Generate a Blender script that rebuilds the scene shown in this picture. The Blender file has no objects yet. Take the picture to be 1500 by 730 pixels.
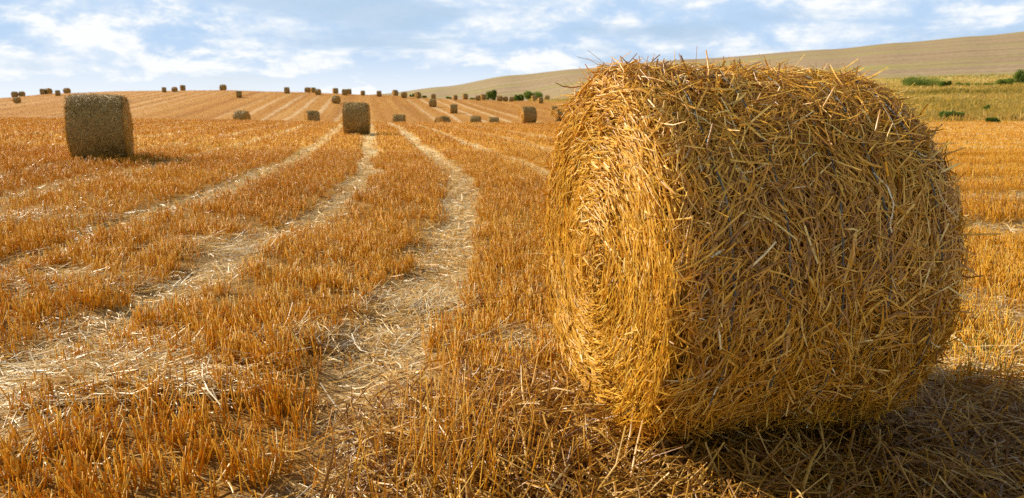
import bpy, math
import numpy as np

rng = np.random.default_rng(7)
SC = bpy.context.scene
COL = SC.collection
PI = math.pi

# ------------------------------------------------------------------ basics
def tag(o, label=None, cat=None, group=None, kind=None):
    if label: o['label'] = label
    if cat: o['category'] = cat
    if group: o['group'] = group
    if kind: o['kind'] = kind
    return o

def make_mesh(name, V, F, tint=None, smooth=True, attrs=None):
    """V (n,3); F list of (m,k) int arrays (k = 3 or 4)"""
    me = bpy.data.meshes.new(name)
    V = np.ascontiguousarray(V, np.float32)
    me.vertices.add(len(V)); me.vertices.foreach_set('co', V.ravel())
    F = [f for f in F if len(f)]
    nl = sum(f.size for f in F); npl = sum(len(f) for f in F)
    me.loops.add(nl); me.polygons.add(npl)
    li = np.concatenate([f.ravel() for f in F]).astype(np.int32)
    tot = np.concatenate([np.full(len(f), f.shape[1], np.int32) for f in F])
    st = np.concatenate([[0], np.cumsum(tot)[:-1]]).astype(np.int32)
    me.loops.foreach_set('vertex_index', li)
    me.polygons.foreach_set('loop_start', st)
    me.polygons.foreach_set('use_smooth', np.full(npl, smooth, bool))
    A = dict(attrs or {})
    if tint is not None: A['tint'] = tint
    for k, v in A.items():
        a = me.attributes.new(k, 'FLOAT', 'POINT')
        a.data.foreach_set('value', np.ascontiguousarray(v, np.float32))
    me.update(calc_edges=True)
    return me

def link(name, me, mats, parent=None):
    o = bpy.data.objects.new(name, me)
    for m in (mats if isinstance(mats, (list, tuple)) else [mats]):
        if m.name not in [x.name for x in me.materials if x]: me.materials.append(m)
    COL.objects.link(o)
    if parent: o.parent = parent
    return o

class Buf:
    """collects vertices / faces / tints of one mesh; each piece may carry its own material slot"""
    def __init__(s): s.V=[]; s.F=[]; s.T=[]; s.M=[]; s.n=0
    def add(s, V, F, T, mat=0):
        s.V.append(V); s.T.append(T)
        for f in (F if isinstance(F, list) else [F]):
            if len(f): s.F.append(f + s.n); s.M.append(np.full(len(f), mat, np.int32))
        s.n += len(V)
    def mesh(s, name, smooth=True):
        me = make_mesh(name, np.concatenate(s.V), s.F, np.concatenate(s.T), smooth)
        me.polygons.foreach_set('material_index', np.concatenate(s.M))
        return me

def unit(v): return v / np.maximum(np.linalg.norm(v, axis=-1, keepdims=True), 1e-9)

def straws(C, D, N, L, W, bend=None, K=4, taper=.25, ridge=.35):
    """ribbons with a raised midrib, K rings of three vertices each"""
    n = len(C)
    D = unit(D); S = unit(np.cross(D, N)); N = np.cross(S, D)
    L = np.broadcast_to(L, n); W = np.broadcast_to(W, n)
    if bend is None: bend = rng.normal(0, .10, n)
    sb = rng.normal(0, .07, n)
    t = np.linspace(-.5, .5, K)
    q = (t**2 - .083)
    P = C[:, None] + D[:, None]*(L[:, None]*t)[..., None] \
        - N[:, None]*((L*bend)[:, None]*q*4)[..., None] + S[:, None]*((L*sb)[:, None]*q*4)[..., None]
    w = (W[:, None]*(1 - taper*np.abs(2*t)**2))[..., None]
    A = P - S[:, None]*w*.5; B = P + N[:, None]*w*ridge; E = P + S[:, None]*w*.5
    V = np.stack([A, B, E], 2).reshape(-1, 3)
    base = (np.arange(n)*3*K)[:, None, None, None]
    k = (np.arange(K-1)*3)[None, :, None, None]; c = np.arange(2)[None, None, :, None]
    F = (base + k + c + np.array([0, 1, 4, 3])[None, None, None, :]).reshape(-1, 4)
    return V, F

def tubes(P0, P1, W0, W1, lean=None):
    """three sided stalks with a cut top, bent a little at the middle"""
    n = len(P0)
    d = unit(P1 - P0)
    ref = np.where(np.abs(d[:, 2:3]) > .8, np.array([[1., 0, 0]]), np.array([[0, 0, 1.]]))
    a = unit(np.cross(d, ref)); b = np.cross(d, a)
    mid = (P0 + P1)/2 + (0 if lean is None else lean)
    ph = rng.uniform(0, 2*PI, n)
    V = np.empty((n, 9, 3))
    for r, (P, W) in enumerate(((P0, W0), (mid, (W0+W1)/2), (P1, W1))):
        for j in range(3):
            an = ph + j*2*PI/3
            V[:, r*3+j] = P + (a*np.cos(an)[:, None] + b*np.sin(an)[:, None])*np.reshape(W, (-1, 1))*.5
    base = (np.arange(n)*9)[:, None, None]
    Q = []
    for r in range(2):
        for j in range(3):
            Q.append([r*3+j, r*3+(j+1) % 3, r*3+3+(j+1) % 3, r*3+3+j])
    F4 = (base + np.array(Q)[None]).reshape(-1, 4)
    F3 = (base + np.array([[6, 7, 8]])[None]).reshape(-1, 3)
    return V.reshape(-1, 3), [F4, F3]

def vnoise(x, y, seed=0):
    """smooth value noise, vectorised, 0..1"""
    xi = np.floor(x).astype(np.int64); yi = np.floor(y).astype(np.int64)
    fx = x - xi; fy = y - yi
    fx = fx*fx*(3-2*fx); fy = fy*fy*(3-2*fy)
    def h(a, b):
        v = (a*374761393 + b*668265263 + seed*974634777) & 0xffffffff
        v = ((v ^ (v >> 13))*1274126177) & 0xffffffff
        v = (v ^ (v >> 16)) & 0xffffff
        return v/float(0xffffff)
    return (h(xi, yi)*(1-fx) + h(xi+1, yi)*fx)*(1-fy) + (h(xi, yi+1)*(1-fx) + h(xi+1, yi+1)*fx)*fy

def fbm(x, y, seed=0, o=3):
    s = 0; a = .5; t = 0
    for i in range(o):
        s = s + a*vnoise(x*2**i, y*2**i, seed+i*17); t += a; a *= .5
    return s/t

def sstep(a, b, x):
    t = np.clip((x-a)/(b-a), 0, 1); return t*t*(3-2*t)

# ------------------------------------------------------------------ camera
CAM_H, PITCH, FPX = 1.369, .189, 1100.
cam = bpy.data.cameras.new('camera')
co = bpy.data.objects.new('camera', cam); COL.objects.link(co)
cam.sensor_width = 36; cam.lens = FPX/1500*36
cam.clip_start = .05; cam.clip_end = 6000
co.location = (0, 0, CAM_H); co.rotation_euler = (PI/2 - PITCH, 0, 0)
cam.dof.use_dof = True; cam.dof.focus_distance = 3.0; cam.dof.aperture_fstop = 5.0
SC.camera = co

# ------------------------------------------------------------------ terrain
YS = np.array([4, 18, 37, 66, 84, 100, 130, 160, 195, 225, 300, 450, 800, 1100.])
# heights along lines of sight from the gateway where the walker stands; -2.0 .. +2.0 is the sideways slope X/Y
ST = np.array([-.95, -.68, -.59, -.50, -.38, -.30, -.17, -.09, 0, .09, .23, .41, .50, .60, .68, .95])
ZT = np.array([
 [0, .20, .25, .30, -.70, -.35, .9, 2.2, 2.8, 1.5, -6, -9, -6, -20],
 [0, .18, .25, .25, -.70, -.35, .9, 2.2, 3.0, 1.8, -6, -9, -6, -20],
 [0, .18, .22, .20, -.75, -.35, 1.1, 2.8, 4.3, 3.0, -6, -9, -6, -20],
 [0, .12, .15, .13, -.80, -.35, 1.3, 3.2, 4.9, 3.6, -6, -9, -6, -20],
 [0, .06, .05, .08, -.90, -.40, 1.4, 3.3, 5.1, 3.8, -6, -9, -5, -20],
 [0, .03, .02, -.02, -1.0, -.45, 1.3, 3.1, 4.7, 3.4, -6, -9, 0, -15],
 [0, .00, .00, -.14, -1.2, -.60, .8, 2.3, 3.9, 2.6, -6, -7, 13, 5],
 [0, .00, -.02, -.17, -1.3, -.80, .4, 1.7, 3.0, 2.0, -5, -2, 20, 12],
 [0, .00, -.03, -.20, -1.3, -.90, .2, 1.3, 2.5, 2.0, -3, 3, 31, 20],
 [0, .00, -.03, -.20, -1.0, -.70, .2, 1.2, 2.3, 3.0, 2, 10, 37, 28],
 [0, .00, .00, -.10, -.30, .20, 1.0, 2.0, 3.3, 4.7, 8, 20, 45, 36],
 [0, .00, .02, .25, .60, 1.2, 2.7, 4.0, 5.4, 6.6, 13, 29, 56, 46],
 [0, .00, .04, .45, 1.1, 1.8, 3.4, 4.8, 6.2, 7.4, 14.5, 32, 62.5, 52],
 [0, .00, .05, .60, 1.4, 2.2, 3.8, 5.2, 6.7, 7.9, 16, 35, 69, 58],
 [0, .00, .05, .65, 1.5, 2.4, 4.0, 5.5, 7.0, 8.2, 17, 37, 75, 62],
 [0, .00, .05, .70, 1.6, 2.6, 4.3, 5.9, 7.4, 8.8, 18, 40, 82, 68]])
ZT[11:, 12:] *= .94
LY = np.log(YS)

def _slopes(x, y):          # monotone-ish cubic slopes along axis 1
    d = np.diff(y, axis=1)/np.diff(x)
    m = np.zeros_like(y)
    m[:, 1:-1] = np.where(d[:, :-1]*d[:, 1:] > 0, 2*d[:, :-1]*d[:, 1:]/(d[:, :-1]+d[:, 1:]+1e-12), 0)
    m[:, -1] = d[:, -1]
    return m
MZ = _slopes(LY, ZT)

def terrain0(X, Y):
    s = np.clip(X/np.maximum(Y, 1.), ST[0]+1e-4, ST[-1]-1e-4)
    ly = np.clip(np.log(np.maximum(Y, 4.)), LY[0], LY[-1]-1e-6)
    j = np.clip(np.searchsorted(LY, ly, side='right')-1, 0, len(LY)-2)
    i = np.clip(np.searchsorted(ST, s, side='right')-1, 0, len(ST)-2)
    h = LY[j+1]-LY[j]; t = (ly-LY[j])/h
    h00 = 2*t**3-3*t**2+1; h10 = t**3-2*t**2+t; h01 = -2*t**3+3*t**2; h11 = t**3-t**2
    def row(i): return h00*ZT[i, j]+h10*h*MZ[i, j]+h01*ZT[i, j+1]+h11*h*MZ[i, j+1]
    a = (s-ST[i])/(ST[i+1]-ST[i]); a = a*a*(3-2*a)*.6 + a*.4
    return row(i)*(1-a)+row(i+1)*a

def ucoord(X, Y):           # lies across the drill rows; the rows bend to the left in the distance
    return X + .19*2*np.logaddexp(0, (np.minimum(Y, 400)-13)/2)

def head(X, Y):             # the headland on the right is worked crossways
    return sstep(3.0, 4.5, X - .33*np.maximum(Y-4, 0))*(Y < 75)

TRK = [(-.64, .21, 1.), (1.22, .13, .9), (-2.42, .21, .9), (-4.35, .18, .85), (-6.9, .16, .8), (-8.9, .16, .6), (-11.4, .14, .6), (3.3, .2, .6), (5.4, .25, .7),
       (-13.5, .2, .6), (-16.3, .2, .7)]
def track(X, Y):
    """0 .. 1, how much the ground is a flattened straw-strewn wheel track"""
    u = ucoord(X, Y) + .18*(fbm(X*.9, Y*.45, 5)-.5)*2 + .22*(fbm(X*3.1, Y*2.2, 6)-.5)*2 + .25*(fbm(X*.2, Y*.07, 9)-.5)*2*sstep(4, 14, Y)
    m = np.zeros_like(u)
    for c, w, a in TRK:
        w2 = w*(.55+.9*fbm(u*.0+c*7, Y*.22, 12))
        m = np.maximum(m, a*sstep(w2+.18, w2-.10, np.abs(u-c)))
    far = .5+.5*np.sin(u*2*PI/3.3 + 2*fbm(X*.02, Y*.012, 3))
    m = np.where(Y > 75, .75*sstep(.78, .98, far)*sstep(.35, .75, vnoise(u*.07, Y*.010, 8)), m)
    v = Y - .10*X + .5*(fbm(X*.15, Y*.5, 31)-.5)
    hm = .9*sstep(.62, .92, .5+.5*np.sin(v*2*PI/2.6+2.4*vnoise(v*.3, X*.02, 6)))
    hh = head(X, Y)
    m = m*(1-hh) + hm*hh
    return m*(.58+.42*sstep(.28, .55, fbm(X*.9+3, Y*.5, 77)))

MB_PX = np.array([-.2, -.05, .09, .23, .41, .50, .68, 1.2])
MB_Y = np.array([208., 205, 186, 145, 80, 53, 51, 51])
def meadow_edge(X, Y):
    return np.interp(X/np.maximum(Y, 1), MB_PX, MB_Y) + 2.0*(vnoise(X*.11, Y*.05, 4)-.5)

def micro(X, Y):
    n = .05*(fbm(X*1.1, Y*1.1, 21)-.5)*sstep(60, 25, Y) + .025*(fbm(X*4, Y*4, 22)-.5)*sstep(16, 8, Y)
    n = n - .045*track(X, Y)*sstep(60, 20, Y)
    md = np.exp(-(((X+.15)/.55)**2 + ((Y-2.85)/.6)**2))*.07      # heap of dropped straw beside the bale
    return n + md
def terrain(X, Y):
    X = np.asarray(X, float); Y = np.asarray(Y, float)
    return terrain0(X, Y) + micro(X, Y)

# ------------------------------------------------------------------ materials
def nt(name):
    m = bpy.data.materials.new(name); m.use_nodes = True
    t = m.node_tree; t.nodes.clear()
    return m, t, t.nodes.new, t.links.new

def ramp(N, pts):
    r = N('ShaderNodeValToRGB'); e = r.color_ramp.elements
    while len(e) < len(pts): e.new(.5)
    for k, (p, c) in enumerate(pts): e[k].position = p; e[k].color = (*c, 1)
    return r

def straw_mat(name, pts, trans=.3, rough=.45, spec=.35, tcol=(1, .75, .4)):
    m, t, N, Lk = nt(name)
    out = N('ShaderNodeOutputMaterial')
    at = N('ShaderNodeAttribute'); at.attribute_name = 'tint'
    r = ramp(N, pts); Lk(at.outputs['Fac'], r.inputs[0])
    tc = N('ShaderNodeTexCoord')
    ns = N('ShaderNodeTexNoise'); ns.inputs['Scale'].default_value = 45; ns.inputs['Detail'].default_value = 2
    Lk(tc.outputs['Object'], ns.inputs['Vector'])
    mr = N('ShaderNodeMapRange'); mr.inputs[1].default_value = .3; mr.inputs[2].default_value = .7; mr.inputs[3].default_value = .72; mr.inputs[4].default_value = 1.15
    Lk(ns.outputs['Fac'], mr.inputs[0])
    mx = N('ShaderNodeVectorMath'); mx.operation = 'SCALE'
    Lk(r.outputs[0], mx.inputs[0]); Lk(mr.outputs[0], mx.inputs['Scale'])
    p = N('ShaderNodeBsdfPrincipled'); p.inputs['Roughness'].default_value = rough; p.inputs['Specular IOR Level'].default_value = spec
    Lk(mx.outputs[0], p.inputs['Base Color'])
    tr = N('ShaderNodeBsdfTranslucent')
    tm = N('ShaderNodeVectorMath'); tm.operation = 'MULTIPLY'; tm.inputs[1].default_value = tcol
    Lk(mx.outputs[0], tm.inputs[0]); Lk(tm.outputs[0], tr.inputs[0])
    ms = N('ShaderNodeMixShader'); ms.inputs[0].default_value = trans
    Lk(p.outputs[0], ms.inputs[1]); Lk(tr.outputs[0], ms.inputs[2]); Lk(ms.outputs[0], out.inputs[0])
    return m

M_SIDE = straw_mat('weathered_straw', [(0, (.12, .045, .006)), (.2, (.42, .175, .012)), (.45, (.70, .34, .022)), (.68, (.82, .49, .06)), (.85, (.88, .66, .22)), (1, (.94, .84, .55))], .15, .36, .6, (1, .8, .4))
M_END = straw_mat('golden_straw', [(0, (.34, .15, .010)), (.3, (.68, .335, .018)), (.6, (.80, .46, .045)), (.85, (.86, .60, .15)), (1, (.90, .77, .42))], .25, .40, .4, (1, .75, .35))
M_STUB = straw_mat('stubble_stalk', [(0, (.40, .18, .008)), (.25, (.68, .32, .010)), (.5, (.80, .42, .018)), (.75, (.84, .52, .05)), (.9, (.85, .62, .15)), (1, (.88, .74, .36))], .42, .40, .35, (1, .88, .4))
M_LOOSE = straw_mat('loose_pale_straw', [(0, (.24, .10, .010)), (.25, (.52, .265, .03)), (.55, (.72, .445, .095)), (.8, (.80, .60, .26)), (1, (.88, .79, .56))], .25, .36, .5, (1, .8, .45))
M_GREEN = straw_mat('green_blade', [(0, (.06, .10, .015)), (1, (.16, .24, .04))], .35, .5, .3, (1, 1, .4))
M_MEADOW = straw_mat('meadow_grass_blade', [(0, (.26, .22, .04)), (.2, (.52, .38, .09)), (.65, (.68, .48, .14)), (1, (.80, .62, .28))], .3, .6, .2, (1, .9, .5))
M_LEAF = straw_mat('bush_leaf', [(0, (.04, .07, .012)), (.35, (.12, .19, .026)), (1, (.28, .36, .05))], .35, .5, .3, (1, 1, .4))
M_BARK = straw_mat('bush_stem', [(0, (.06, .04, .025)), (1, (.14, .10, .06))], 0, .8, .2)
M_OLD = straw_mat('greyed_bale_straw', [(0, (.14, .085, .02)), (.3, (.34, .21, .05)), (.6, (.50, .325, .09)), (.85, (.60, .43, .16)), (1, (.74, .60, .32))], .12, .5, .35, (1, .8, .4))
M_TWINE = straw_mat('faded_twine', [(0, (.06, .06, .05)), (1, (.19, .185, .15))], .1, .5, .3, (1, 1, 1))

def core_mat(name, pts):
    m, t, N, Lk = nt(name)
    out = N('ShaderNodeOutputMaterial'); tc = N('ShaderNodeTexCoord')
    mp = N('ShaderNodeMapping'); mp.inputs['Scale'].default_value = (14, 60, 60); Lk(tc.outputs['Object'], mp.inputs[0])
    n1 = N('ShaderNodeTexNoise'); n1.inputs['Scale'].default_value = 1.; n1.inputs['Detail'].default_value = 4
    n1.inputs['Distortion'].default_value = 2.5; Lk(mp.outputs[0], n1.inputs['Vector'])
    r = ramp(N, pts); Lk(n1.outputs['Fac'], r.inputs[0])
    b = N('ShaderNodeBump'); b.inputs['Strength'].default_value = 1; b.inputs['Distance'].default_value = .03; Lk(n1.outputs['Fac'], b.inputs['Height'])
    p = N('ShaderNodeBsdfPrincipled'); p.inputs['Roughness'].default_value = .8; p.inputs['Specular IOR Level'].default_value = .2
    Lk(r.outputs[0], p.inputs['Base Color']); Lk(b.outputs[0], p.inputs['Normal']); Lk(p.outputs[0], out.inputs[0])
    return m
M_CORE = core_mat('packed_straw', [(.3, (.04, .018, .005)), (.5, (.13, .06, .014)), (.7, (.32, .17, .04))])  # near core: straw darkened to put deep shade into the gaps
M_SKIN = core_mat('weathered_bale_skin', [(.3, (.22, .13, .035)), (.5, (.38, .24, .065)), (.7, (.52, .36, .12))])

def field_mat():
    m, t, N, Lk = nt('stubble_field_ground')
    out = N('ShaderNodeOutputMaterial'); tc = N('ShaderNodeTexCoord')
    def noise(scale, vec=None, det=4, dist=0):
        n = N('ShaderNodeTexNoise'); n.inputs['Scale'].default_value = scale; n.inputs['Detail'].default_value = det; n.inputs['Distortion'].default_value = dist
        Lk(vec or tc.outputs['Object'], n.inputs['Vector']); return n.outputs['Fac']
    at = N('ShaderNodeAttribute'); at.attribute_name = 'track'
    af = N('ShaderNodeAttribute'); af.attribute_name = 'cover'
    au = N('ShaderNodeAttribute'); au.attribute_name = 'across'
    ay = N('ShaderNodeSeparateXYZ'); Lk(tc.outputs['Object'], ay.inputs[0])
    cb = N('ShaderNodeCombineXYZ'); Lk(au.outputs['Fac'], cb.inputs[0])
    sc = N('ShaderNodeMath'); sc.operation = 'MULTIPLY'; sc.inputs[1].default_value = .05; Lk(ay.outputs[1], sc.inputs[0]); Lk(sc.outputs[0], cb.inputs[1])
    rows = noise(2.2, cb.outputs[0], 5, .3)
    wide = noise(.22, cb.outputs[0], 3, .4)
    cb2 = N('ShaderNodeCombineXYZ'); Lk(au.outputs['Fac'], cb2.inputs[0]); sc2 = N('ShaderNodeMath'); sc2.operation = 'MULTIPLY'; sc2.inputs[1].default_value = .012; Lk(ay.outputs[1], sc2.inputs[0]); Lk(sc2.outputs[0], cb2.inputs[1])
    hrow = noise(.42, cb2.outputs[0], 4, .1)
    fine2 = noise(1.6, None, 5)
    fine = noise(26, None, 5, 1.5)
    clod = noise(6, None, 4)
    # bare soil with trodden chaff
    soil = ramp(N, [(.32, (.03, .016, .007)), (.5, (.09, .048, .016)), (.70, (.34, .18, .04))]); Lk(fine, soil.inputs[0])
    chaff = ramp(N, [(.32, (.07, .038, .014)), (.5, (.27, .16, .055)), (.70, (.60, .42, .18))]); Lk(fine, chaff.inputs[0])
    near = N('ShaderNodeMix'); near.data_type = 'RGBA'; Lk(at.outputs['Fac'], near.inputs[0]); Lk(soil.outputs[0], near.inputs[6]); Lk(chaff.outputs[0], near.inputs[7])
    # stubble seen as a cover from far away
    stub = ramp(N, [(.25, (.42, .18, .018)), (.45, (.60, .28, .026)), (.6, (.66, .34, .045)), (.78, (.70, .44, .11))])
    mm = N('ShaderNodeMix'); mm.data_type = 'FLOAT'; mm.inputs[0].default_value = .5; Lk(rows, mm.inputs[2]); Lk(wide, mm.inputs[3]); Lk(mm.outputs[0], stub.inputs[0])
    farc = N('ShaderNodeMix'); farc.data_type = 'RGBA'; farc.inputs[7].default_value = (.68, .51, .26, 1)
    Lk(at.outputs['Fac'], farc.inputs[0]); Lk(stub.outputs[0], farc.inputs[6])
    fin = N('ShaderNodeMix'); fin.data_type = 'RGBA'; Lk(af.outputs['Fac'], fin.inputs[0]); Lk(near.outputs[2], fin.inputs[6]); Lk(farc.outputs[2], fin.inputs[7])
    hl = ramp(N, [(.34, (.25, .10, .014)), (.45, (.37, .16, .024)), (.55, (.44, .21, .04)), (.70, (.53, .31, .10))]); hm = N('ShaderNodeMix'); hm.data_type = 'FLOAT'; hm.inputs[0].default_value = .35; Lk(hrow, hm.inputs[2]); Lk(fine2, hm.inputs[3]); Lk(hm.outputs[0], hl.inputs[0])
    hl2 = N('ShaderNodeMix'); hl2.data_type = 'RGBA'; hl2.inputs[7].default_value = (.60, .42, .22, 1); Lk(at.outputs['Fac'], hl2.inputs[0]); Lk(hl.outputs[0], hl2.inputs[6])
    ah = N('ShaderNodeAttribute'); ah.attribute_name = 'slope'
    fin2 = N('ShaderNodeMix'); fin2.data_type = 'RGBA'; Lk(ah.outputs['Fac'], fin2.inputs[0]); Lk(fin.outputs[2], fin2.inputs[6]); Lk(hl2.outputs[2], fin2.inputs[7]); fin = fin2
    b = N('ShaderNodeBump'); b.inputs['Strength'].default_value = .8; b.inputs['Distance'].default_value = .03
    ad = N('ShaderNodeMath'); ad.operation = 'ADD'; Lk(fine, ad.inputs[0]); Lk(clod, ad.inputs[1]); Lk(ad.outputs[0], b.inputs['Height'])
    p = N('ShaderNodeBsdfPrincipled'); p.inputs['Roughness'].default_value = .9; p.inputs['Specular IOR Level'].default_value = .15
    Lk(fin.outputs[2], p.inputs['Base Color']); Lk(b.outputs[0], p.inputs['Normal']); Lk(p.outputs[0], out.inputs[0])
    return m

def banded_mat(name, sx, sy, pts, fpts=None, fine=.6, bump=.2):
    """long streaks lying across the slope, plus fine grain"""
    m, t, N, Lk = nt(name)
    out = N('ShaderNodeOutputMaterial'); tc = N('ShaderNodeTexCoord')
    mp = N('ShaderNodeMapping'); mp.inputs['Scale'].default_value = (sx, sy, 0); mp.inputs['Rotation'].default_value = (0, 0, .12); Lk(tc.outputs['Object'], mp.inputs[0])
    n1 = N('ShaderNodeTexNoise'); n1.inputs['Scale'].default_value = 1; n1.inputs['Detail'].default_value = 6; n1.inputs['Roughness'].default_value = .6; Lk(mp.outputs[0], n1.inputs['Vector'])
    n2 = N('ShaderNodeTexNoise'); n2.inputs['Scale'].default_value = fine; n2.inputs['Detail'].default_value = 5; Lk(tc.outputs['Object'], n2.inputs['Vector'])
    mm = N('ShaderNodeMix'); mm.data_type = 'FLOAT'; mm.inputs[0].default_value = .4; Lk(n1.outputs['Fac'], mm.inputs[2]); Lk(n2.outputs['Fac'], mm.inputs[3])
    r = ramp(N, pts); Lk(mm.outputs[0], r.inputs[0]); c = r.outputs[0]
    if fpts:                                              # patches of green regrowth
        mp2 = N('ShaderNodeMapping'); mp2.inputs['Scale'].default_value = (sx*1.6, sy*.22, 0); mp2.inputs['Rotation'].default_value = (0, 0, .12); mp2.inputs['Location'].default_value = (3.7, 1.3, 0); Lk(tc.outputs['Object'], mp2.inputs[0])
        n3 = N('ShaderNodeTexNoise'); n3.inputs['Scale'].default_value = 1; n3.inputs['Detail'].default_value = 3; Lk(mp2.outputs[0], n3.inputs['Vector'])
        r3 = ramp(N, [(.50, (0, 0, 0)), (.72, (1, 1, 1))]); Lk(n3.outputs['Fac'], r3.inputs[0])
        mx = N('ShaderNodeMix'); mx.data_type = 'RGBA'; mx.inputs[7].default_value = (*fpts, 1); Lk(r3.outputs[0], mx.inputs[0]); Lk(c, mx.inputs[6]); c = mx.outputs[2]
    b = N('ShaderNodeBump'); b.inputs['Strength'].default_value = bump; b.inputs['Distance'].default_value = .3; Lk(mm.outputs[0], b.inputs['Height'])
    p = N('ShaderNodeBsdfPrincipled'); p.inputs['Roughness'].default_value = .95; p.inputs['Specular IOR Level'].default_value = .1
    Lk(c, p.inputs['Base Color']); Lk(b.outputs[0], p.inputs['Normal']); Lk(p.outputs[0], out.inputs[0])
    return m

M_FIELD = field_mat()
M_HILL = banded_mat('ploughed_hill', .005, .16, [(.36, (.19, .13, .072)), (.48, (.29, .205, .115)), (.60, (.38, .28, .165))], (.29, .27, .07), .5)
M_MEAD = banded_mat('rough_meadow', .05, .25, [(.3, (.30, .25, .06)), (.47, (.46, .34, .09)), (.62, (.56, .41, .14)), (.75, (.60, .47, .21))], (.36, .33, .08), .9)

# ------------------------------------------------------------------ ground sheet, cut along the field edges
nu, ny = 640, 760
su = np.linspace(-1, 1, nu); su = np.sign(su)*(.55*np.abs(su)+.65*np.abs(su)**3)
yy = np.concatenate([np.linspace(-5, 1.5, 14)[:-1], np.exp(np.linspace(math.log(1.5+4), math.log(1100+4), ny-13))-4])
GY, GS = np.meshgrid(yy, su, indexing='ij')
GX = GS*(GY+7.)
GZ = terrain(GX, np.maximum(GY, 0.5))
idx = np.arange(ny*nu).reshape(ny, nu)
Q = np.stack([idx[:-1, :-1], idx[:-1, 1:], idx[1:, 1:], idx[1:, :-1]], -1).reshape(-1, 4)
cx = (GX[:-1, :-1]+GX[1:, 1:]).ravel()/2; cy = (GY[:-1, :-1]+GY[1:, 1:]).ravel()/2
is_m = cy > meadow_edge(cx, cy)
is_h = cy > 262 + 10*(vnoise(cx*.02, cy*.02, 2)-.5)
V0 = np.stack([GX, GY, GZ], -1).reshape(-1, 3)
def sheet(name, mask, mat, label, cat):
    q = Q[mask]; used, inv = np.unique(q.ravel(), return_inverse=True)
    v = V0[used]; f = inv.reshape(-1, 4)
    X, Y = v[:, 0], v[:, 1]
    at = {'track': np.clip(track(X, Y), 0, 1), 'across': ucoord(X, Y)*(1-head(X, Y)) + (Y-.1*X)*head(X, Y), 'cover': .25+.75*sstep(6, 30, Y), 'slope': sstep(66, 84, Y)} if name == 'stubble_field' else {}
    o = link(name, make_mesh(name, v, [f], None, True, at), mat)
    return tag(o, label, cat, None, 'structure')
sheet('stubble_field', ~is_m & ~is_h, M_FIELD, 'harvested stubble field with pale straw-strewn wheel tracks', 'field')
sheet('meadow', is_m & ~is_h, M_MEAD, 'rough strip of dry grass between the stubble and the bare hill', 'meadow')
sheet('hill', is_h, M_HILL, 'bare tan hillside rising behind the stubble field', 'hill')

# ------------------------------------------------------------------ near bale
BX, BY, BYAW, BR, BL = .905, 3.21, .262, .768, 1.145

def bale_profile(a, th, R, L, seed, lump, le=.10):
    """radius of the rolled side at axial position a (-L/2..L/2) and angle th"""
    e = np.abs(a)/(L/2)
    edge = 1 - np.where(a < 0, le, np.maximum(le, .10))*np.clip((e-.72)/.28, 0, 1)**2.2
    n = (fbm(np.cos(th)*2.2+5+a*2.0, np.sin(th)*2.2+5+a*1.3, seed)-.5)*lump
    n = n + (fbm(np.cos(th)*7+25+a*6, np.sin(th)*7+25+a*5, seed+3)-.5)*lump*.5
    return R*edge*(1 + n)

def squash(P, R):
    """the bale settles on its weight: flatten the lowest few centimetres"""
    z = P[..., 2]; lo = -R*.955
    P[..., 2] = np.where(z < lo, lo + (z-lo)*.25, z)
    P[..., 1] = P[..., 1]*(1 + .02*np.exp(-((z+R*.6)/(R*.35))**2))
    return P

def side_pts(a, th, r):
    return np.stack([a, np.cos(th)*r, np.sin(th)*r], -1)

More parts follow.
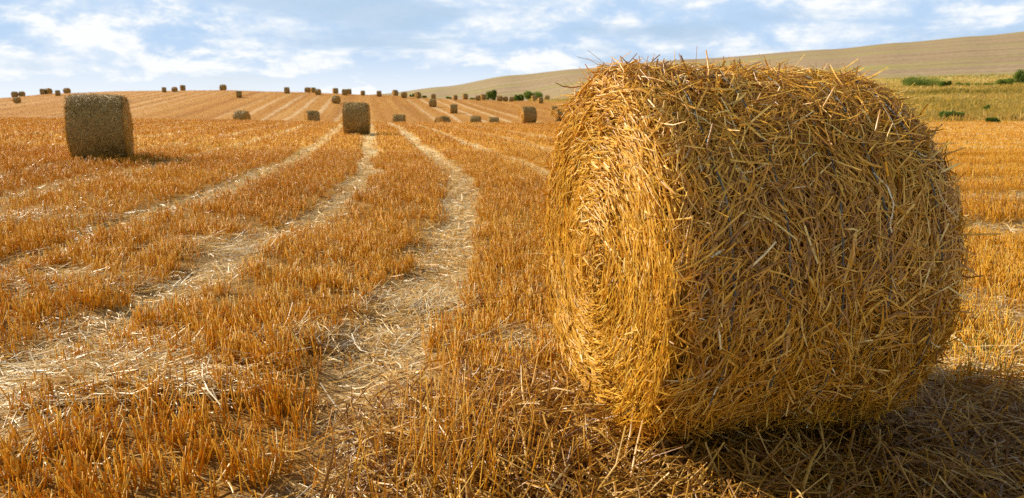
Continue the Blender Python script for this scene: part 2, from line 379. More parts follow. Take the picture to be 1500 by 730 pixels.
def bale_side(R, L, n, seed, lump=.05, lmin=.07, lmax=.30, wmin=.003, wmax=.009, depth=.05, poke=.12, res=(40, 120), K=4, fringe=0, core=.945, th_rng=None, bias=.5, le=.10):
    B = Buf()
    na, nth = res
    a = np.linspace(-L/2, L/2, na); th = np.linspace(0, 2*PI, nth, endpoint=False)
    A, T = np.meshgrid(a, th, indexing='ij')
    r = bale_profile(A, T, R, L, seed, lump, le)*core
    P = squash(side_pts(A, T, r), R)
    P[..., 2] += R
    ii = np.arange(na*nth).reshape(na, nth); jj = np.roll(ii, -1, 1)
    F = np.stack([ii[:-1], ii[1:], jj[1:], jj[:-1]], -1).reshape(-1, 4)
    B.add(P.reshape(-1, 3), F, np.full(na*nth, .3), 1)
    a = rng.uniform(-L/2+.025, L/2, n); th = rng.uniform(0, 2*PI, n) if th_rng is None else rng.uniform(*th_rng, n)
    r = bale_profile(a, th, R, L, seed, lump, le) - depth*rng.random(n)**1.3
    C = squash(side_pts(a, th, r), R)
    e = np.clip((np.abs(a)/(L/2)-.72)/.28, 0, 1)**1.2*np.where((a < 0) & (le < .05), -.2, .55)
    nrm = unit(np.stack([e, np.cos(th), np.sin(th)], -1))
    tg = np.stack([np.zeros(n), -np.sin(th), np.cos(th)], -1); ax = unit(np.cross(tg, nrm))
    # lie of the straw: clumps share a direction, single straws stray from it
    cl = fbm(a*5+9, th*R*5, seed+5)*2*PI
    an = np.where(rng.random(n) < bias, cl + rng.normal(0, .3, n), np.where(rng.random(n) < .3, rng.normal(0, .35, n), rng.uniform(0, PI, n)))
    D = tg*np.cos(an)[:, None] + ax*np.sin(an)[:, None] + nrm*rng.normal(0, poke, n)[:, None]
    Ln = lmin + (lmax-lmin)*rng.random(n)**2.2; W = wmin+(wmax-wmin)*rng.random(n)**2; W = np.where(rng.random(n) < .25, W*.55, W); W = np.where(rng.random(n) < .03, W*1.7, W)
    N2 = nrm + rng.normal(0, .45, (n, 3))
    T_ = np.clip(rng.beta(2.2, 2.2, n)*.75 + .30*(fbm(a*3, th*2.2, seed+11)-.35) + (rng.random(n) < .07)*.3, 0, 1)
    C = C + nrm*.004
    C[:, 2] += R
    V, F = straws(C, D, N2, Ln, W, rng.normal(0, .08, n)*np.where(rng.random(n) < .2, 3, 1), K)
    B.add(V, F, np.repeat(T_, 3*K), 0)
    if fringe:
        n = fringe
        a = rng.uniform(-L/2, L/2, n); th = rng.normal(PI/2, .85, n)
        r = bale_profile(a, th, R, L, seed, lump, le)
        nrm = np.stack([np.zeros(n), np.cos(th), np.sin(th)], -1); tg = np.stack([np.zeros(n), -np.sin(th), np.cos(th)], -1)
        an = rng.uniform(0, 2*PI, n)
        D = unit(tg*np.cos(an)[:, None] + np.array([[1., 0, 0]])*np.sin(an)[:, None] + nrm*np.abs(rng.normal(.12, .30, n))[:, None])
        Ln = rng.uniform(.08, .24, n)*(lmax/.3)
        C = side_pts(a, th, r-.01) + D*(Ln*.32)[:, None]; C[:, 2] += R
        V, F = straws(C, D, nrm + rng.normal(0, .3, (n, 3)), Ln, rng.uniform(wmin, wmax*.8, n), rng.normal(0, .10, n), K)
        B.add(V, F, np.repeat(np.clip(rng.beta(3, 2, n), 0, 1), 3*K), 0)
    return B

def bale_end(R, L, sgn, n, seed, lump=.05, lmin=.06, lmax=.26, wmin=.003, wmax=.008, K=4, res=(20, 96), core=.93, depth=.035, poke=.10, wild=.22):
    B = Buf()
    nr, nth = res
    def face_x(rho, th): return sgn*(L/2 + .03*(1-(rho/R)**2) - .012*np.clip((rho/R-.88)/.12, 0, 1)**2 + .05*(fbm(rho*4*np.cos(th)+7, rho*4*np.sin(th)+7, seed)-.5))
    q = np.linspace(.02, 1, nr); th = np.linspace(0, 2*PI, nth, endpoint=False)
    QQ, T = np.meshgrid(q, th, indexing='ij')
    rr = QQ*bale_profile(np.full_like(T, L/2*.999), T, R, L, seed, lump)*core*1.0
    P = np.stack([face_x(rr, T)-sgn*.03*np.ones_like(T), np.cos(T)*rr, np.sin(T)*rr], -1)
    P[-1, :, 0] = sgn*L/2*.995
    P = squash(P, R); P[..., 2] += R
    ii = np.arange(nr*nth).reshape(nr, nth); jj = np.roll(ii, -1, 1)
    F = np.stack([ii[:-1], jj[:-1], jj[1:], ii[1:]], -1).reshape(-1, 4)
    if sgn < 0: F = F[:, ::-1]
    cen = np.append(P[0].mean(0)[None], [], 0) if False else P[0].mean(0)[None]
    V = np.concatenate([P.reshape(-1, 3), cen]); c = len(V)-1
    F3 = np.stack([np.full(nth, c), jj[0], ii[0]], -1); F3 = F3 if sgn > 0 else F3[:, ::-1]
    B.add(V, [F, F3], np.full(len(V), .3), 1)
    edge = bale_profile(np.full(n, L/2*.99), np.zeros(n)+1, R, L, seed, 0)*1.03
    rho = edge*np.sqrt(rng.random(n)*.995)*(1-.0*edge); rho = np.where(rng.random(n) < .012, rho*.12, rho); th = rng.uniform(0, 2*PI, n)
    x = face_x(rho, th) - sgn*depth*rng.random(n) + sgn*.022*(vnoise(rho*20+th*.6, th*.9, seed+8)-.5)
    C = squash(np.stack([x, np.cos(th)*rho, np.sin(th)*rho], -1), R)
    rad = np.stack([np.zeros(n), np.cos(th), np.sin(th)], -1); tg = np.stack([np.zeros(n), -np.sin(th), np.cos(th)], -1)
    rim = np.clip((rho/R-.86)/.14, 0, 1)
    nrm = unit(np.stack([np.full(n, float(sgn)), np.zeros(n), np.zeros(n)], -1) + rad*(.05+.35*rim)[:, None])
    an = np.where((rng.random(n) < wild) | (rho < .13*R/.75), rng.uniform(-PI/2, PI/2, n), rng.normal(.08, .22, n))
    D = tg*np.cos(an)[:, None] + rad*np.sin(an)[:, None]
    D = D - nrm*(D*nrm).sum(1, keepdims=True) + nrm*rng.normal(0, poke, n)[:, None]
    Ln = lmin+(lmax-lmin)*rng.random(n)**2; W = wmin+(wmax-wmin)*rng.random(n)**2
    C[:, 2] += R
    lay = fbm(rho*9, th*.8, seed+4)
    T_ = np.clip(rng.beta(2.5, 2.5, n)*.8 + .5*(lay-.45) + (rng.random(n) < .06)*.3, 0, 1)
    V, F = straws(C, D, nrm + rng.normal(0, .4, (n, 3)), Ln, W, rng.normal(.02, .08, n), K)
    B.add(V, F, np.repeat(T_, 3*K), 0)
    return B

def round_bale(x, y, yaw, label, group=None, z=None):
    o = bpy.data.objects.new('straw_bale', None); COL.objects.link(o)
    o.empty_display_size = .3
    o.location = (x, y, float(terrain(x, y)) if z is None else z); o.rotation_euler = (0, 0, yaw)
    return tag(o, label, 'straw bale', group)

GRP = 'round straw bales lying on the stubble field'
near = round_bale(BX, BY, BYAW, 'huge golden round straw bale close by, loose straw bristling from it', None, -.02)
sideB = bale_side(BR, BL, 50000, 3, .05, fringe=520, depth=.10, res=(60, 200), wmin=.0030, wmax=.0092, lmin=.05, lmax=.25, poke=.19, core=.88, le=.012)
link('rolled_side', sideB.mesh('rolled_side'), [M_SIDE, M_CORE], near)
link('end_face', bale_end(BR, BL, -1, 20000, 3, wmin=.0035, wmax=.009, wild=.10, depth=.05, lmax=.24).mesh('end_face'), [M_END, M_CORE], near)
link('end_face', bale_end(BR, BL, 1, 6000, 3, wmax=.01).mesh('end_face'), [M_END, M_CORE], near)
def twine(a0, seed, parent):
    n = 150
    th = np.linspace(0, 2*PI, n, endpoint=False)
    a = a0 + .05*(fbm(th*2, th*0+seed, seed)-.5)*np.sin(th/2)
    r = bale_profile(a, th, BR, BL, 3, .045) + .008*(vnoise(th*9, th*0+seed, seed+2)-.75)
    P = squash(side_pts(a, th, r), BR); P[:, 2] += BR
    d = unit(np.roll(P, -1, 0)-np.roll(P, 1, 0)); nr = unit(np.stack([np.zeros(n), np.cos(th), np.sin(th)], -1)); s = np.cross(d, nr)
    k = 6; V = np.stack([P + .0032*(nr*math.cos(j*2*PI/k)+s*math.sin(j*2*PI/k)) for j in range(k)], 1).reshape(-1, 3)
    ii = np.arange(n*k).reshape(n, k); f = np.stack([ii, np.roll(ii, -1, 0), np.roll(np.roll(ii, -1, 0), -1, 1), np.roll(ii, -1, 1)], -1).reshape(-1, 4)
    link('twine', make_mesh('twine', V, [f], np.repeat(vnoise(th*6, th*0, seed), k)), M_TWINE, parent)
for k, a0 in enumerate((-.40, -.20, .02, .20, .41)): twine(a0, 40+k, near)

# ------------------------------------------------------------------ the other bales
def mid_bale(n, ne, seed, res, w, lm, K=3, fringe=0):
    R, L = .75, 1.18
    a = bale_side(R, L, n, seed, .085, le=.15, lmin=.08, lmax=lm, wmin=w*.5, wmax=w, depth=.02, res=res, K=K, fringe=fringe, poke=.05, core=.975).mesh('rolled_side')
    b = bale_end(R, L, -1, ne, seed, wmin=w*.5, wmax=w, lmax=lm, K=K, res=(8, res[1])).mesh('end_face')
    c = bale_end(R, L, 1, ne, seed, wmin=w*.5, wmax=w, lmax=lm, K=K, res=(8, res[1])).mesh('end_face')
    for m in (a, b, c): m.materials.append(M_OLD if m is a else M_END); m.materials.append(M_SKIN)
    return a, b, c
KINDS = {'big': mid_bale(15000, 4000, 13, (24, 72), .011, .24, fringe=1100),
         'mid': mid_bale(6000, 1600, 23, (16, 48), .018, .30, fringe=120)}
FAR = [mid_bale(1300, 400, 33+10*k, (10, 28), .04, .34, fringe=25) for k in range(3)]
proto = {}
def place(key, meshes, x, y, yaw, label, s=1.0):
    if key not in proto:
        o = round_bale(x, y, yaw, label, GRP)
        for nm, m in zip(('rolled_side', 'end_face', 'end_face'), meshes):
            c = bpy.data.objects.new(nm, m); COL.objects.link(c); c.parent = o
        proto[key] = o
    else:
        src = proto[key]
        o = src.copy(); COL.objects.link(o)
        for ch in src.children:
            c = ch.copy(); COL.objects.link(c); c.parent = o
        o['label'] = label
        o.location = (x, y, float(terrain(x, y))); o.rotation_euler = (0, 0, yaw)
    o.location.z -= .03
    o.scale = (s, s, s)
    return o
BALES = [
    ('big', -9.43, 17.40, 0.36, 1.00, 'large weathered grey-brown bale standing alone on the left, pale tufts on top'),
    ('mid', -7.44, 36.43, 0.12, 1.01, 'medium-distance golden bale standing on the pale track in mid field, shadow stretching to its right'),
    ('mid', 1.33, 64.40, 0.32, 0.98, "upright-looking bale beside the near bale's left flank, largest of those in the central dip"),
    ('mid', 6.32, 102.21, 0.50, 1.05, "bale with a sunlit end nearest the big bale's edge, another bale half hidden behind it"),
    ('far', -11.86, 80.00, 0.50, 1.00, 'bale with pale lit end at the top of the bending straw track'),
    ('far', -7.48, 82.00, 0.60, 1.00, 'bale with pale lit end just right of where the two straw tracks meet the dip'),
    ('far', -4.19, 88.00, 0.10, 1.00, 'left one of two matching dark-faced bales side by side in the dip'),
    ('far', -2.04, 84.00, 0.10, 1.00, 'right one of two matching dark-faced bales side by side in the dip'),
    ('far', 6.59, 120.77, 0.20, 0.92, "bale half hidden behind the lit-ended bale by the big bale's edge"),
    ('far', -27.65, 78.00, 0.20, 1.00, 'sunken bale in the dip with only its rounded top showing, ragged straw beside it'),
    ('far', -19.92, 76.00, 0.05, 1.00, 'sunken flat-topped bale in the dip left of the track bale'),
    ('far', -32.74, 142.46, 0.10, 1.00, 'bale on the upper slope straight above the golden track bale'),
    ('far', -54.89, 153.98, 0.10, 0.94, 'bale just under the ridge line left of centre, below a tiny bale on the ridge'),
    ('far', -14.96, 144.36, 0.10, 1.05, 'bale on the slope directly below a ridge bale, the two nearly touching in view'),
    ('far', -9.46, 123.69, 0.10, 0.94, 'bale halfway down the slope casting a long shadow to its right'),
    ('far', -51.57, 175.79, 0.05, 0.92, 'single bale on the ridge in the gap left of the ridge trio'),
    ('far', -52.97, 199.00, 0.10, 1.00, 'smallest and leftmost bale of the ridge trio'),
    ('far', -51.03, 197.00, 0.10, 1.00, 'middle bale of the ridge trio, partly behind its larger neighbour'),
    ('far', -44.11, 174.40, 0.20, 0.91, 'front bale of the ridge trio, overlapping the one behind'),
    ('far', -45.57, 198.00, 0.10, 1.00, 'tiny bale on the ridge right above the upper-slope bale'),
    ('far', -39.18, 179.55, 0.30, 0.89, 'ridge bale with a smaller bale tucked against its right side'),
    ('far', -42.48, 200.00, 0.10, 1.00, 'tiny bale tucked against the right side of a ridge bale'),
    ('far', -35.47, 182.27, 0.30, 0.80, 'ridge bale above the right edge of the golden track bale'),
    ('far', -30.90, 178.29, 0.40, 0.93, 'ridge bale with a bright left end, last before the far bare hill begins'),
    ('far', -29.86, 196.00, 0.20, 1.00, "small ridge bale at the foot of the far hill's left tip"),
    ('far', -24.97, 177.35, 0.30, 0.91, 'wide ridge bale left of the little blue-green bush'),
    ('far', -22.24, 180.83, 0.40, 0.95, 'ridge bale between two little blue-green bushes'),
    ('far', -18.80, 183.40, 0.20, 0.85, 'ridge bale directly above the slope bale, seen stacked with it'),
    ('far', -13.42, 181.31, 0.20, 0.80, 'wide low ridge bale right of the stacked-looking pair'),
    ('far', -11.97, 196.00, 0.20, 1.00, 'small ridge bale in front of the faint scrub, left of the round green bush'),
    ('far', -8.03, 181.79, 0.10, 0.80, 'left bale of the close pair beside the round green bush'),
    ('far', -7.50, 198.00, 0.10, 1.00, 'lower right bale of the close pair touching the round green bush'),
    ('far', -2.94, 183.40, 0.10, 0.91, 'left of three bales in a row between round bush and long bush'),
    ('far', -1.56, 183.56, 0.10, 0.80, 'middle of three bales in a row between round bush and long bush'),
    ('far', -0.08, 183.24, 0.10, 0.80, 'right of three bales in a row, against the left end of the long bush'),
    ('far', 5.77, 202.00, 0.10, 1.00, 'bale behind the wide low bale under the long green bush'),
    ('far', 6.46, 174.40, 0.25, 0.86, 'wide low bale in front of the right end of the long green bush'),
    ('far', 9.19, 200.00, 0.10, 1.00, 'tiny bale poking out right of the wide low bale'),
    ('far', -80.42, 177.35, 0.10, 0.80, 'left bale of three on the ridge above the pale striped slope'),
    ('far', -78.38, 178.29, 0.10, 0.80, 'middle bale of three on the ridge above the pale striped slope'),
    ('far', -84.92, 198.00, 0.10, 1.00, 'half-sunk right bale of three on the ridge above the pale striped slope'),
    ('far', -74.14, 197.00, 0.10, 1.00, 'tiny half-sunk bale alone on the ridge crest, the highest on the skyline'),
    ('far', -129.11, 199.00, 0.10, 1.00, 'left bale of the touching pair at the far left of the skyline'),
    ('far', -127.87, 200.00, 0.10, 1.00, 'right bale of the touching pair at the far left of the skyline'),
    ('far', -94.75, 146.55, 0.10, 0.81, 'bale below the touching skyline pair at the far left'),
    ('far', -119.92, 196.00, 0.10, 1.00, 'left bale of a close skyline pair between the far-left group and the weathered bale'),
    ('far', -119.03, 197.00, 0.10, 1.00, 'right bale of a close skyline pair between the far-left group and the weathered bale'),
    ('far', -102.04, 172.25, 0.10, 0.80, 'single skyline bale just left of the large weathered bale'),
    ('far', -114.85, 198.00, 0.10, 1.00, 'tiny half-sunk skyline bale at the left shoulder of the large weathered bale'),
]

for k, (kind, x, y, yaw, s, label) in enumerate(BALES):
    if kind == 'far': place('far%d' % (k % 3), FAR[k % 3], x, y, yaw + .45*math.sin(k*2.7) + (math.pi if k % 2 else 0), label, s*(1+.05*math.sin(k*5.1)))
    else: place(kind, KINDS[kind], x, y, yaw, label, s)

# ------------------------------------------------------------------ stubble, loose straw, green shoots
def wedge(n, y0, y1, m=.82, pad=1.2):
    """points spread evenly over the wedge of field in front of the gateway"""
    out = []
    got = 0
    while got < n:
        k = int(n*1.5)+1000
        Y = rng.uniform(y0, y1, k); X = rng.uniform(-1, 1, k)*(m*y1+pad)
        ok = np.abs(X) < m*Y+pad
        out.append(np.stack([X[ok], Y[ok]], -1)); got += ok.sum()
    return np.concatenate(out)[:n]
def under_bale(X, Y, pad=0.):
    c, s = math.cos(BYAW), math.sin(BYAW)
    a = (X-BX)*c + (Y-BY)*s; b = -(X-BX)*s + (Y-BY)*c
    return (np.abs(a) < BL/2+pad) & (np.abs(b) < .42+pad)
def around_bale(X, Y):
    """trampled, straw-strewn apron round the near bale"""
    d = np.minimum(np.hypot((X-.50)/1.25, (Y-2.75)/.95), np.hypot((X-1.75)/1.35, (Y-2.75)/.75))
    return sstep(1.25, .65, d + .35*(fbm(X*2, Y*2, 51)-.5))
def heap(X, Y): return np.clip(np.exp(-((X+1.95)/.42)**2-((Y-3.55)/.16)**2) + .8*np.exp(-((X+2.55)/.4)**2-((Y-3.35)/.3)**2), 0, 1)
def in_meadow(X, Y): return Y > meadow_edge(X, Y)-.2

SB = Buf()
def stubble(n, y0, y1, hgt, wid, snap, tuft=1, spread=.03):
    P = wedge(n//tuft, y0, y1); X, Y = P[:, 0], P[:, 1]
    if snap:                                     # pull the stalks into drill rows
        u = ucoord(X, Y); ur = np.round(u/.15)*.15 + rng.normal(0, .030, len(X))
        hh = head(X, Y) > .5
        X = np.where(hh, X, X + (ur-u)*np.clip(.45+.5*vnoise(X*.5, Y*.2, 60)+.4*(X > -.4), 0, .95))
        v = Y-.1*X; vr = np.round(v/.15)*.15 + rng.normal(0, .022, len(X)); Y = np.where(hh, Y + (vr-v)*.9, Y)
    X = np.repeat(X, tuft) + rng.normal(0, spread, len(X)*tuft); Y = np.repeat(Y, tuft) + rng.normal(0, spread, len(Y)*tuft)
    clump = fbm(X*4.2, Y*4.2, 61)
    dens = (1 - .94*sstep(.12, .55, track(X, Y)))*(1-.93*around_bale(X, Y))*(1-.95*heap(X, Y))*np.where(Y < 9, sstep(.30, .48, clump), sstep(.22, .42, clump))
    ok = (rng.random(len(X)) < dens) & ~under_bale(X, Y, .05) & ~in_meadow(X, Y)
    X, Y = X[ok], Y[ok]; n = len(X)
    tr = track(X, Y)
    h = hgt*(.35+.8*rng.random(n)**.8)*(.7+.5*fbm(X*.8, Y*.8, 62))*(1-.4*np.clip(tr, 0, 1))
    Z = terrain(X, Y)
    ln = rng.normal(0, .20, (n, 2)) + np.stack([fbm(X, Y, 63)-.5, fbm(X, Y, 64)-.5], -1)*.35
    P0 = np.stack([X, Y, Z-.02], -1); P1 = P0 + np.stack([ln[:, 0]*h, ln[:, 1]*h, h], -1)
    W = wid*(.7+.6*rng.random(n))
    V, F = tubes(P0, P1, W, W*.85, rng.normal(0, .008, (n, 3)))
    T = np.clip(.15+.62*rng.beta(2.4, 2.2, n) + .6*(fbm(X*.35, Y*.18, 65)-.5) + (rng.random(n) < .06)*.35*sstep(14, 5, Y), 0, .97)
    tt = np.repeat(T[:, None], 9, 1); tt[:, 6:] += .14*sstep(12, 5, Y)[:, None]
    SB.add(V, F, np.clip(tt, 0, 1).ravel())
stubble(90000, 1.4, 8.0, .18, .0060, True, 8, .024)
stubble(130000, 8.0, 22, .18, .0085, True, 5, .04)
stubble(150000, 22, 70, .17, .019, True)
stubble(60000, 70, 190, .16, .05, True)

LB = Buf()
def litter(X, Y, Ln, W, flat=.14, lift=.02, tint=(2.4, 2.0), toff=-.04, ang=None):
    n = len(X)
    ok = ~under_bale(X, Y, -.15) & ~in_meadow(X, Y); X, Y = X[ok], Y[ok]; Ln = Ln[ok]; W = W[ok]; n = len(X)
    an = np.where(rng.random(n) < .5, rng.uniform(0, 2*PI, n), fbm(X*1.6, Y*1.6, 75)*9 + rng.normal(0, .5, n)) if ang is None else ang + rng.normal(0, .45, n)
    D = np.stack([np.cos(an), np.sin(an), rng.normal(0, flat, n)], -1)
    C = np.stack([X, Y, terrain(X, Y) + lift*rng.random(n) + .35*Ln*np.abs(D[:, 2])], -1)
    N = np.array([[0, 0, 1.]]) + rng.normal(0, .4, (n, 3))
    V, F = straws(C, D, N, Ln, W, rng.normal(0, .12, n), 4)
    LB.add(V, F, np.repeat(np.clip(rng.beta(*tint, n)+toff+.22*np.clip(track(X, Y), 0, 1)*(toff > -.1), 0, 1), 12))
def litter_field(n, y0, y1, lm, w, wtrack, wfield):
    P = wedge(n, y0, y1); X, Y = P.T
    d = (.25+.75*sstep(.3, .6, fbm(X*2.2, Y*2.2, 72)))*np.maximum(wfield*(.4+1.2*fbm(X*1.1, Y*1.1, 71)), wtrack*np.clip(track(X, Y), 0, 1)**.7)
    ok = rng.random(n) < d; X, Y = X[ok], Y[ok]; n = len(X)
    litter(X, Y, lm*(.3+.9*rng.random(n)**1.5), w*(.5+rng.random(n)), .16, .035)
litter_field(80000, 1.4, 8.0, .18, .0066, 1.0, .17)
litter_field(70000, 7.5, 20, .26, .012, .95, .16)
litter_field(70000, 20, 66, .36, .026, .95, .09)
# apron of long loose straw round the near bale
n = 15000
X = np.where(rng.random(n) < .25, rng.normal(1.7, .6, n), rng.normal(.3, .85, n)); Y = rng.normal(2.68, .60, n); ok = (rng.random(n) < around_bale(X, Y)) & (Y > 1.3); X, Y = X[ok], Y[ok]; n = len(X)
litter(X, Y, .10+.26*rng.random(n)**1.6, .004+.007*rng.random(n)**1.5, .28, .09, (1.9, 2.6), -.21)  # tints lowered for amber straw, and darkened further to deepen the bale's shadow
# matted heaps left by the baler
for (hx, hy, r, c, a, dz) in ((-1.95, 3.55, .27, 1300, .12, .10), (-1.55, 3.4, .16, 500, -.35, .09), (-1.95, 2.85, .10, 160, 1.3, .07), (-2.6, 3.3, .3, 500, .5, .04), (-2.1, 4.05, .25, 500, .9, .05), (-1.25, 4.2, .14, 260, 1.4, .10), (-3.3, 5.6, .35, 500, .4, .05),
                              (-.6, 5.2, .3, 500, 1.2, .05), (.1, 4.2, .22, 350, .2, .06), (-2.6, 7.2, .5, 700, .5, .06), (2.1, 3.75, .25, 600, -.5, .07), (2.7, 3.7, .3, 400, -.3, .06), (-5.9, 8.6, .6, 800, .3, .06)):
    X = rng.normal(hx, r, c); Y = rng.normal(hy, r*.55, c)
    litter(X, Y, .12+.25*rng.random(c), .003+.005*rng.random(c), .14, dz, (3.2, 1.6), .05, a)
# tall uncut stems leaning beside the bale
n = 230
X = rng.normal(-.22, .20, n); Y = rng.normal(2.55, .22, n); h = rng.uniform(.16, .42, n)
P0 = np.stack([X, Y, terrain(X, Y)-.02], -1); P1 = P0 + np.stack([rng.normal(.10, .22, n)*h, rng.normal(.05, .25, n)*h, h], -1)
V, F = tubes(P0, P1, .005+.002*rng.random(n), .003+0*h, rng.normal(0, .012, (n, 3))); SB2 = (V, F, np.repeat(np.clip(rng.beta(2.2, 2.2, n), 0, 1), 9))
SB.add(*SB2)
o = link('stubble', SB.mesh('stubble'), M_STUB); tag(o, 'orange cut stubble standing in rows between the wheel tracks', 'stubble', None, 'stuff')
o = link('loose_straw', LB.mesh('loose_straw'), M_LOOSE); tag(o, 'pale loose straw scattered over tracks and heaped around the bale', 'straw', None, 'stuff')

GB = Buf()
n = 5200
P = wedge(n, 1.6, 30); X, Y = P.T; ok = (fbm(X*.9, Y*.9, 81) > .60) & ~under_bale(X, Y, .1) & ~in_meadow(X, Y); X, Y = X[ok], Y[ok]
X = np.concatenate([X, rng.normal(2.35, .12, 40), rng.normal(2.55, .1, 30)]); Y = np.concatenate([Y, rng.normal(3.85, .12, 40), rng.normal(3.9, .1, 30)])
n = len(X); D = np.stack([rng.normal(0, .35, n), rng.normal(0, .35, n), np.ones(n)], -1); Ln = rng.uniform(.08, .2, n)
C = np.stack([X, Y, terrain(X, Y)+Ln*.42], -1)
V, F = straws(C, D, rng.normal(0, 1, (n, 3)), Ln, rng.uniform(.003, .008, n)*np.maximum(1, Y/9), rng.normal(0, .25, n), 4, .8, .2)
GB.add(V, F, np.repeat(rng.random(n), 12))
o = link('green_shoots', GB.mesh('green_shoots'), M_GREEN); tag(o, 'sparse green shoots sprouting between the stubble stalks', 'grass', None, 'stuff')

# meadow grass
MBf = Buf()
n = 90000
Y = np.exp(rng.uniform(math.log(50), math.log(262), n)); X = rng.uniform(.02, .85, n)*Y
ok = (Y > meadow_edge(X, Y)) & (fbm(X*.10, Y*.10, 91) > rng.random(n)*.75); X, Y = X[ok], Y[ok]; n = len(X)
Ln = (.25+.5*rng.random(n))*(.6+.8*fbm(X*.15, Y*.15, 92)); D = np.stack([rng.normal(.1, .3, n), rng.normal(0, .3, n), np.ones(n)], -1)
C = np.stack([X, Y, terrain(X, Y)+Ln*.42], -1)
V, F = straws(C, D, np.array([[0, -1., .2]])+rng.normal(0, .4, (n, 3)), Ln, .04+.0012*Y, rng.normal(0, .3, n), 3, .85, .2)
MBf.add(V, F, np.repeat(np.clip(fbm(X*.07, Y*.09, 93)*1.3-.2+rng.normal(0, .15, n), 0, 1), 9))
o = link('meadow_grass', MBf.mesh('meadow_grass'), M_MEADOW); tag(o, 'tall dry yellow-green grass covering the meadow strip', 'grass', None, 'stuff')

# ------------------------------------------------------------------ bushes
def bush(x, y, w, h, label, seed, dep=None, leaves=4200, lobes=7, leaf=.16, dark=0.):
    o = bpy.data.objects.new('bush', None); COL.objects.link(o); z = float(terrain(x, y)); o.location = (x, y, z-.05)
    tag(o, label, 'bush', 'green bushes along the field edges')
    r = np.random.default_rng(seed); dep = dep or w*.6
    cen = np.stack([r.uniform(-.38, .38, lobes)*w, r.uniform(-.35, .35, lobes)*dep, r.uniform(.28, .62, lobes)*h], -1)
    rad = np.stack([r.uniform(.14, .26, lobes)*w, r.uniform(.2, .34, lobes)*dep, r.uniform(.24, .40, lobes)*h], -1)
    k = r.integers(0, lobes, leaves); d = unit(r.normal(0, 1, (leaves, 3))); q = (.45+.6*r.random(leaves)**.6)[:, None]
    C = cen[k] + d*rad[k]*q; C[:, 2] = np.maximum(C[:, 2], .05)
    D = unit(d + r.normal(0, .7, (leaves, 3)))
    V, F = straws(C, D, r.normal(0, 1, (leaves, 3)), leaf*(.7+.9*r.random(leaves)), leaf*(.35+.4*r.random(leaves)), None, 3, .8, .15)
    tint = np.clip(.30+.5*(r.random(lobes)[k]-.3)+.35*r.random(leaves)-dark, 0, 1)
    b = Buf(); b.add(V, F, np.repeat(tint, 9)); link('foliage', b.mesh('foliage'), M_LEAF, o)
    n = lobes*2; kk = np.arange(n) % lobes
    P0 = np.stack([cen[kk, 0]*.35, cen[kk, 1]*.35, np.zeros(n)], -1); P1 = cen[kk] + r.normal(0, .1, (n, 3))*rad[kk]
    V, F = tubes(P0, P1, np.full(n, .05*h/1.5), np.full(n, .02*h/1.5)); b = Buf(); b.add(V, F, r.random(len(V))); link('stems', b.mesh('stems'), M_BARK, o)
BUSHES = [
    (-5.55, 204.00, 2.78, 2.95, 'round bright green bush between the close bale pair and the row of three bales', 0.00),
    (1.48, 208.00, 3.21, 2.13, 'low green bush forming the left end of the green hedge clump', 0.00),
    (5.54, 207.00, 5.27, 3.16, 'long mounded green bush on the skyline of the dip, biggest in the middle distance', 0.00),
    (-28.09, 215.00, 1.37, 1.87, 'little blue-green bush between two ridge bales, left of its twin', 0.10),
    (-24.64, 215.00, 1.76, 1.77, 'little blue-green bush between two ridge bales, right of its twin', 0.10),
    (-17.59, 212.00, 1.35, 1.38, 'tiny bush left of the wide low ridge bale', 0.05),
    (-10.78, 212.00, 1.73, 1.20, 'faint low scrub bush left of the close bale pair', 0.05),
    (90.01, 168.19, 9.48, 2.78, 'broad dark green bush at the top of the meadow right of the big bale', 0.03),
    (90.47, 160.79, 2.63, 1.43, 'low bush trailing off the right end of the broad dark green bush', 0.10),
    (95.59, 162.21, 3.83, 0.93, "low yellow-green bush along the meadow's upper edge", -0.15),
    (97.85, 159.09, 3.76, 0.81, "ragged yellow-green bush in the middle of the hedge line at the meadow's upper edge", -0.20),
    (102.69, 160.50, 3.50, 1.63, "dark low bush near the right end of the meadow's upper hedge line", -0.10),
    (112.90, 169.69, 3.39, 3.89, 'tallest rounded bush cut off by the right edge of the photo', 0.05),
    (30.97, 53.83, 1.47, 0.77, "dark green shrub at the meadow's lower edge beside the orange stubble", 0.14),
    (42.43, 68.44, 0.68, 0.85, 'slim pale green shrub standing in the middle of the meadow grass', -0.05),
    (54.45, 98.31, 1.16, 0.56, 'small dark shrub in mid meadow under the broad bush', 0.15),
    (31.57, 50.16, 0.91, 0.38, "low dark shrub at the meadow's lower edge near the photo's right side", 0.10),
    (35.07, 53.03, 1.06, 0.40, "rightmost dark low shrub along the meadow's lower edge", 0.15),
]

for k, (x, y, w, h, label, dk) in enumerate(BUSHES): bush(x, y, w, h, label, 100+k, dark=dk, leaf=.05+.0009*y, lobes=6+int(w))

# ------------------------------------------------------------------ sky and sun
SUN_AZ = math.radians(-65)     # measured from +Y towards +X: low on the left, a little beyond the view
SUN_EL = math.radians(35)
sd = np.array([math.sin(SUN_AZ)*math.cos(SUN_EL), math.cos(SUN_AZ)*math.cos(SUN_EL), math.sin(SUN_EL)])
import mathutils
sl = bpy.data.lights.new('sun', 'SUN'); sl.energy = 5.0; sl.use_shadow = True; sl.angle = math.radians(.6); sl.color = (1, .90, .74)
so = bpy.data.objects.new('sun', sl); COL.objects.link(so); so.location = (-30, 15, 30)
so.rotation_euler = mathutils.Vector(sd).to_track_quat('Z', 'Y').to_euler()

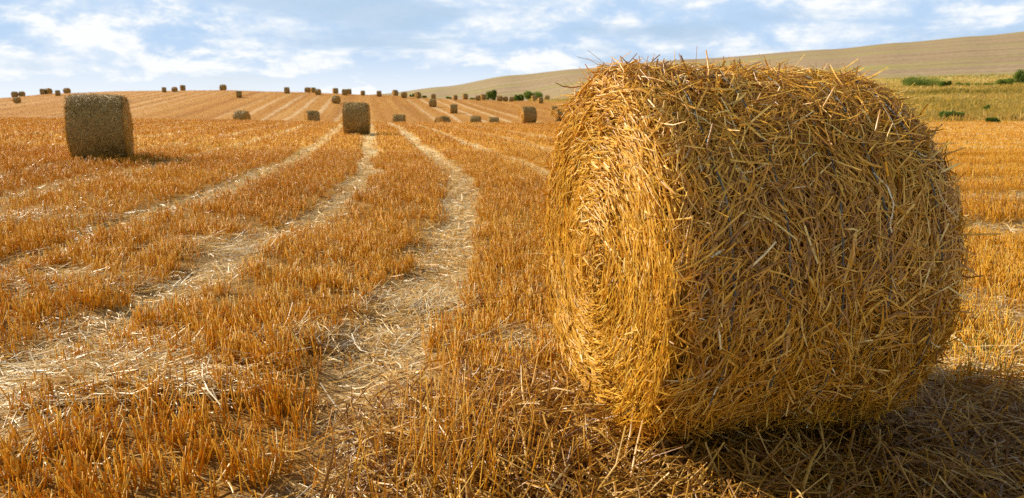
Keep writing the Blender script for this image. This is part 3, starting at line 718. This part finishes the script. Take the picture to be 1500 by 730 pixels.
W = bpy.data.worlds.new('World'); SC.world = W; W.use_nodes = True
t = W.node_tree; t.nodes.clear(); N = t.nodes.new; Lk = t.links.new
out = N('ShaderNodeOutputWorld')
sky = N('ShaderNodeTexSky'); sky.sky_type = 'NISHITA'; sky.sun_disc = False; sky.sun_elevation = SUN_EL; sky.sun_rotation = SUN_AZ
sky.air_density = 1.0; sky.dust_density = .8; sky.ozone_density = 1.5
bg = N('ShaderNodeBackground'); bg.inputs[1].default_value = .06; Lk(sky.outputs[0], bg.inputs[0])
tc = N('ShaderNodeTexCoord')
def mapn(scale, loc, sc, det, rough=.5, dist=0):
    mp = N('ShaderNodeMapping'); mp.inputs['Scale'].default_value = scale; mp.inputs['Location'].default_value = loc; Lk(tc.outputs['Generated'], mp.inputs[0])
    n = N('ShaderNodeTexNoise'); n.inputs['Scale'].default_value = sc; n.inputs['Detail'].default_value = det; n.inputs['Roughness'].default_value = rough; n.inputs['Distortion'].default_value = dist
    Lk(mp.outputs[0], n.inputs['Vector']); return n.outputs['Fac']
def mrange(v, a, b, c=0., d=1., smooth=True):
    m = N('ShaderNodeMapRange'); m.interpolation_type = 'SMOOTHSTEP' if smooth else 'LINEAR'
    for i, q in enumerate((a, b, c, d)): m.inputs[i+1].default_value = q
    Lk(v, m.inputs[0]); return m.outputs[0]
def mth(op, a, b):
    m = N('ShaderNodeMath'); m.operation = op
    for i, q in enumerate((a, b)):
        if isinstance(q, (int, float)): m.inputs[i].default_value = q
        else: Lk(q, m.inputs[i])
    return m.outputs[0]
sep = N('ShaderNodeSeparateXYZ'); Lk(tc.outputs['Generated'], sep.inputs[0]); el = sep.outputs[2]
puffup = mapn((1, 1, 2.2), (.7, 5.1, 1.3+.05), 10.0, 9, .62, .15)
deck = mapn((1, 1, 5.5), (2.3, .4, .2), 3.4, 7, .56, .3)           # broad banks of cloud
puff = mapn((1, 1, 2.2), (.7, 5.1, 1.3), 10.0, 9, .62, .15)          # small bright tops
low = mrange(el, .0, .085, 1., 0.)                                # the air whitens toward the horizon
cov = mrange(deck, .32, .50, .76, 1.)
cov = mth('MAXIMUM', cov, mth('MULTIPLY', low, .92))
high = mrange(el, .2, .6, 1., .45)                                # banks thin out overhead
cov = mth('MULTIPLY', cov, high)
lit = mrange(mth('SUBTRACT', puff, puffup), -.10, .16)      # sunlit tops, greyer undersides
pf = mth('MULTIPLY', mth('MULTIPLY', mrange(puff, .34, .56), mth('ADD', mth('MULTIPLY', lit, .75), .45)), mrange(deck, .37, .55, .15, 1.))
ccol = N('ShaderNodeMix'); ccol.data_type = 'RGBA'; ccol.inputs[6].default_value = (.345, .47, .635, 1); ccol.inputs[7].default_value = (.67, .685, .69, 1)
Lk(mth('MAXIMUM', pf, mth('MULTIPLY', low, .8)), ccol.inputs[0])
bc = N('ShaderNodeBackground'); # cloud behind the camera is brightened as added fill for the bale's shaded side
dt = N('ShaderNodeVectorMath'); dt.operation = 'DOT_PRODUCT'; dt.inputs[1].default_value = (.30, -.95, 0); Lk(tc.outputs['Generated'], dt.inputs[0])
Lk(mth('MULTIPLY', mrange(el, .15, .45, 1., .40), mrange(dt.outputs['Value'], -.1, .8, 1., 1.45)), bc.inputs[1]); Lk(ccol.outputs[2], bc.inputs[0])
mx = N('ShaderNodeMixShader'); Lk(cov, mx.inputs[0]); Lk(bg.outputs[0], mx.inputs[1]); Lk(bc.outputs[0], mx.inputs[2]); Lk(mx.outputs[0], out.inputs[0])

# ------------------------------------------------------------------ render settings
SC.render.engine = 'CYCLES'
SC.cycles.use_denoising = False
SC.cycles.max_bounces = 6; SC.cycles.diffuse_bounces = 3; SC.cycles.transmission_bounces = 3; SC.cycles.glossy_bounces = 2
SC.view_settings.view_transform = 'Standard'; SC.view_settings.look = 'None'; SC.view_settings.exposure = .56; SC.view_settings.gamma = 1
SC.view_settings.use_curve_mapping = False
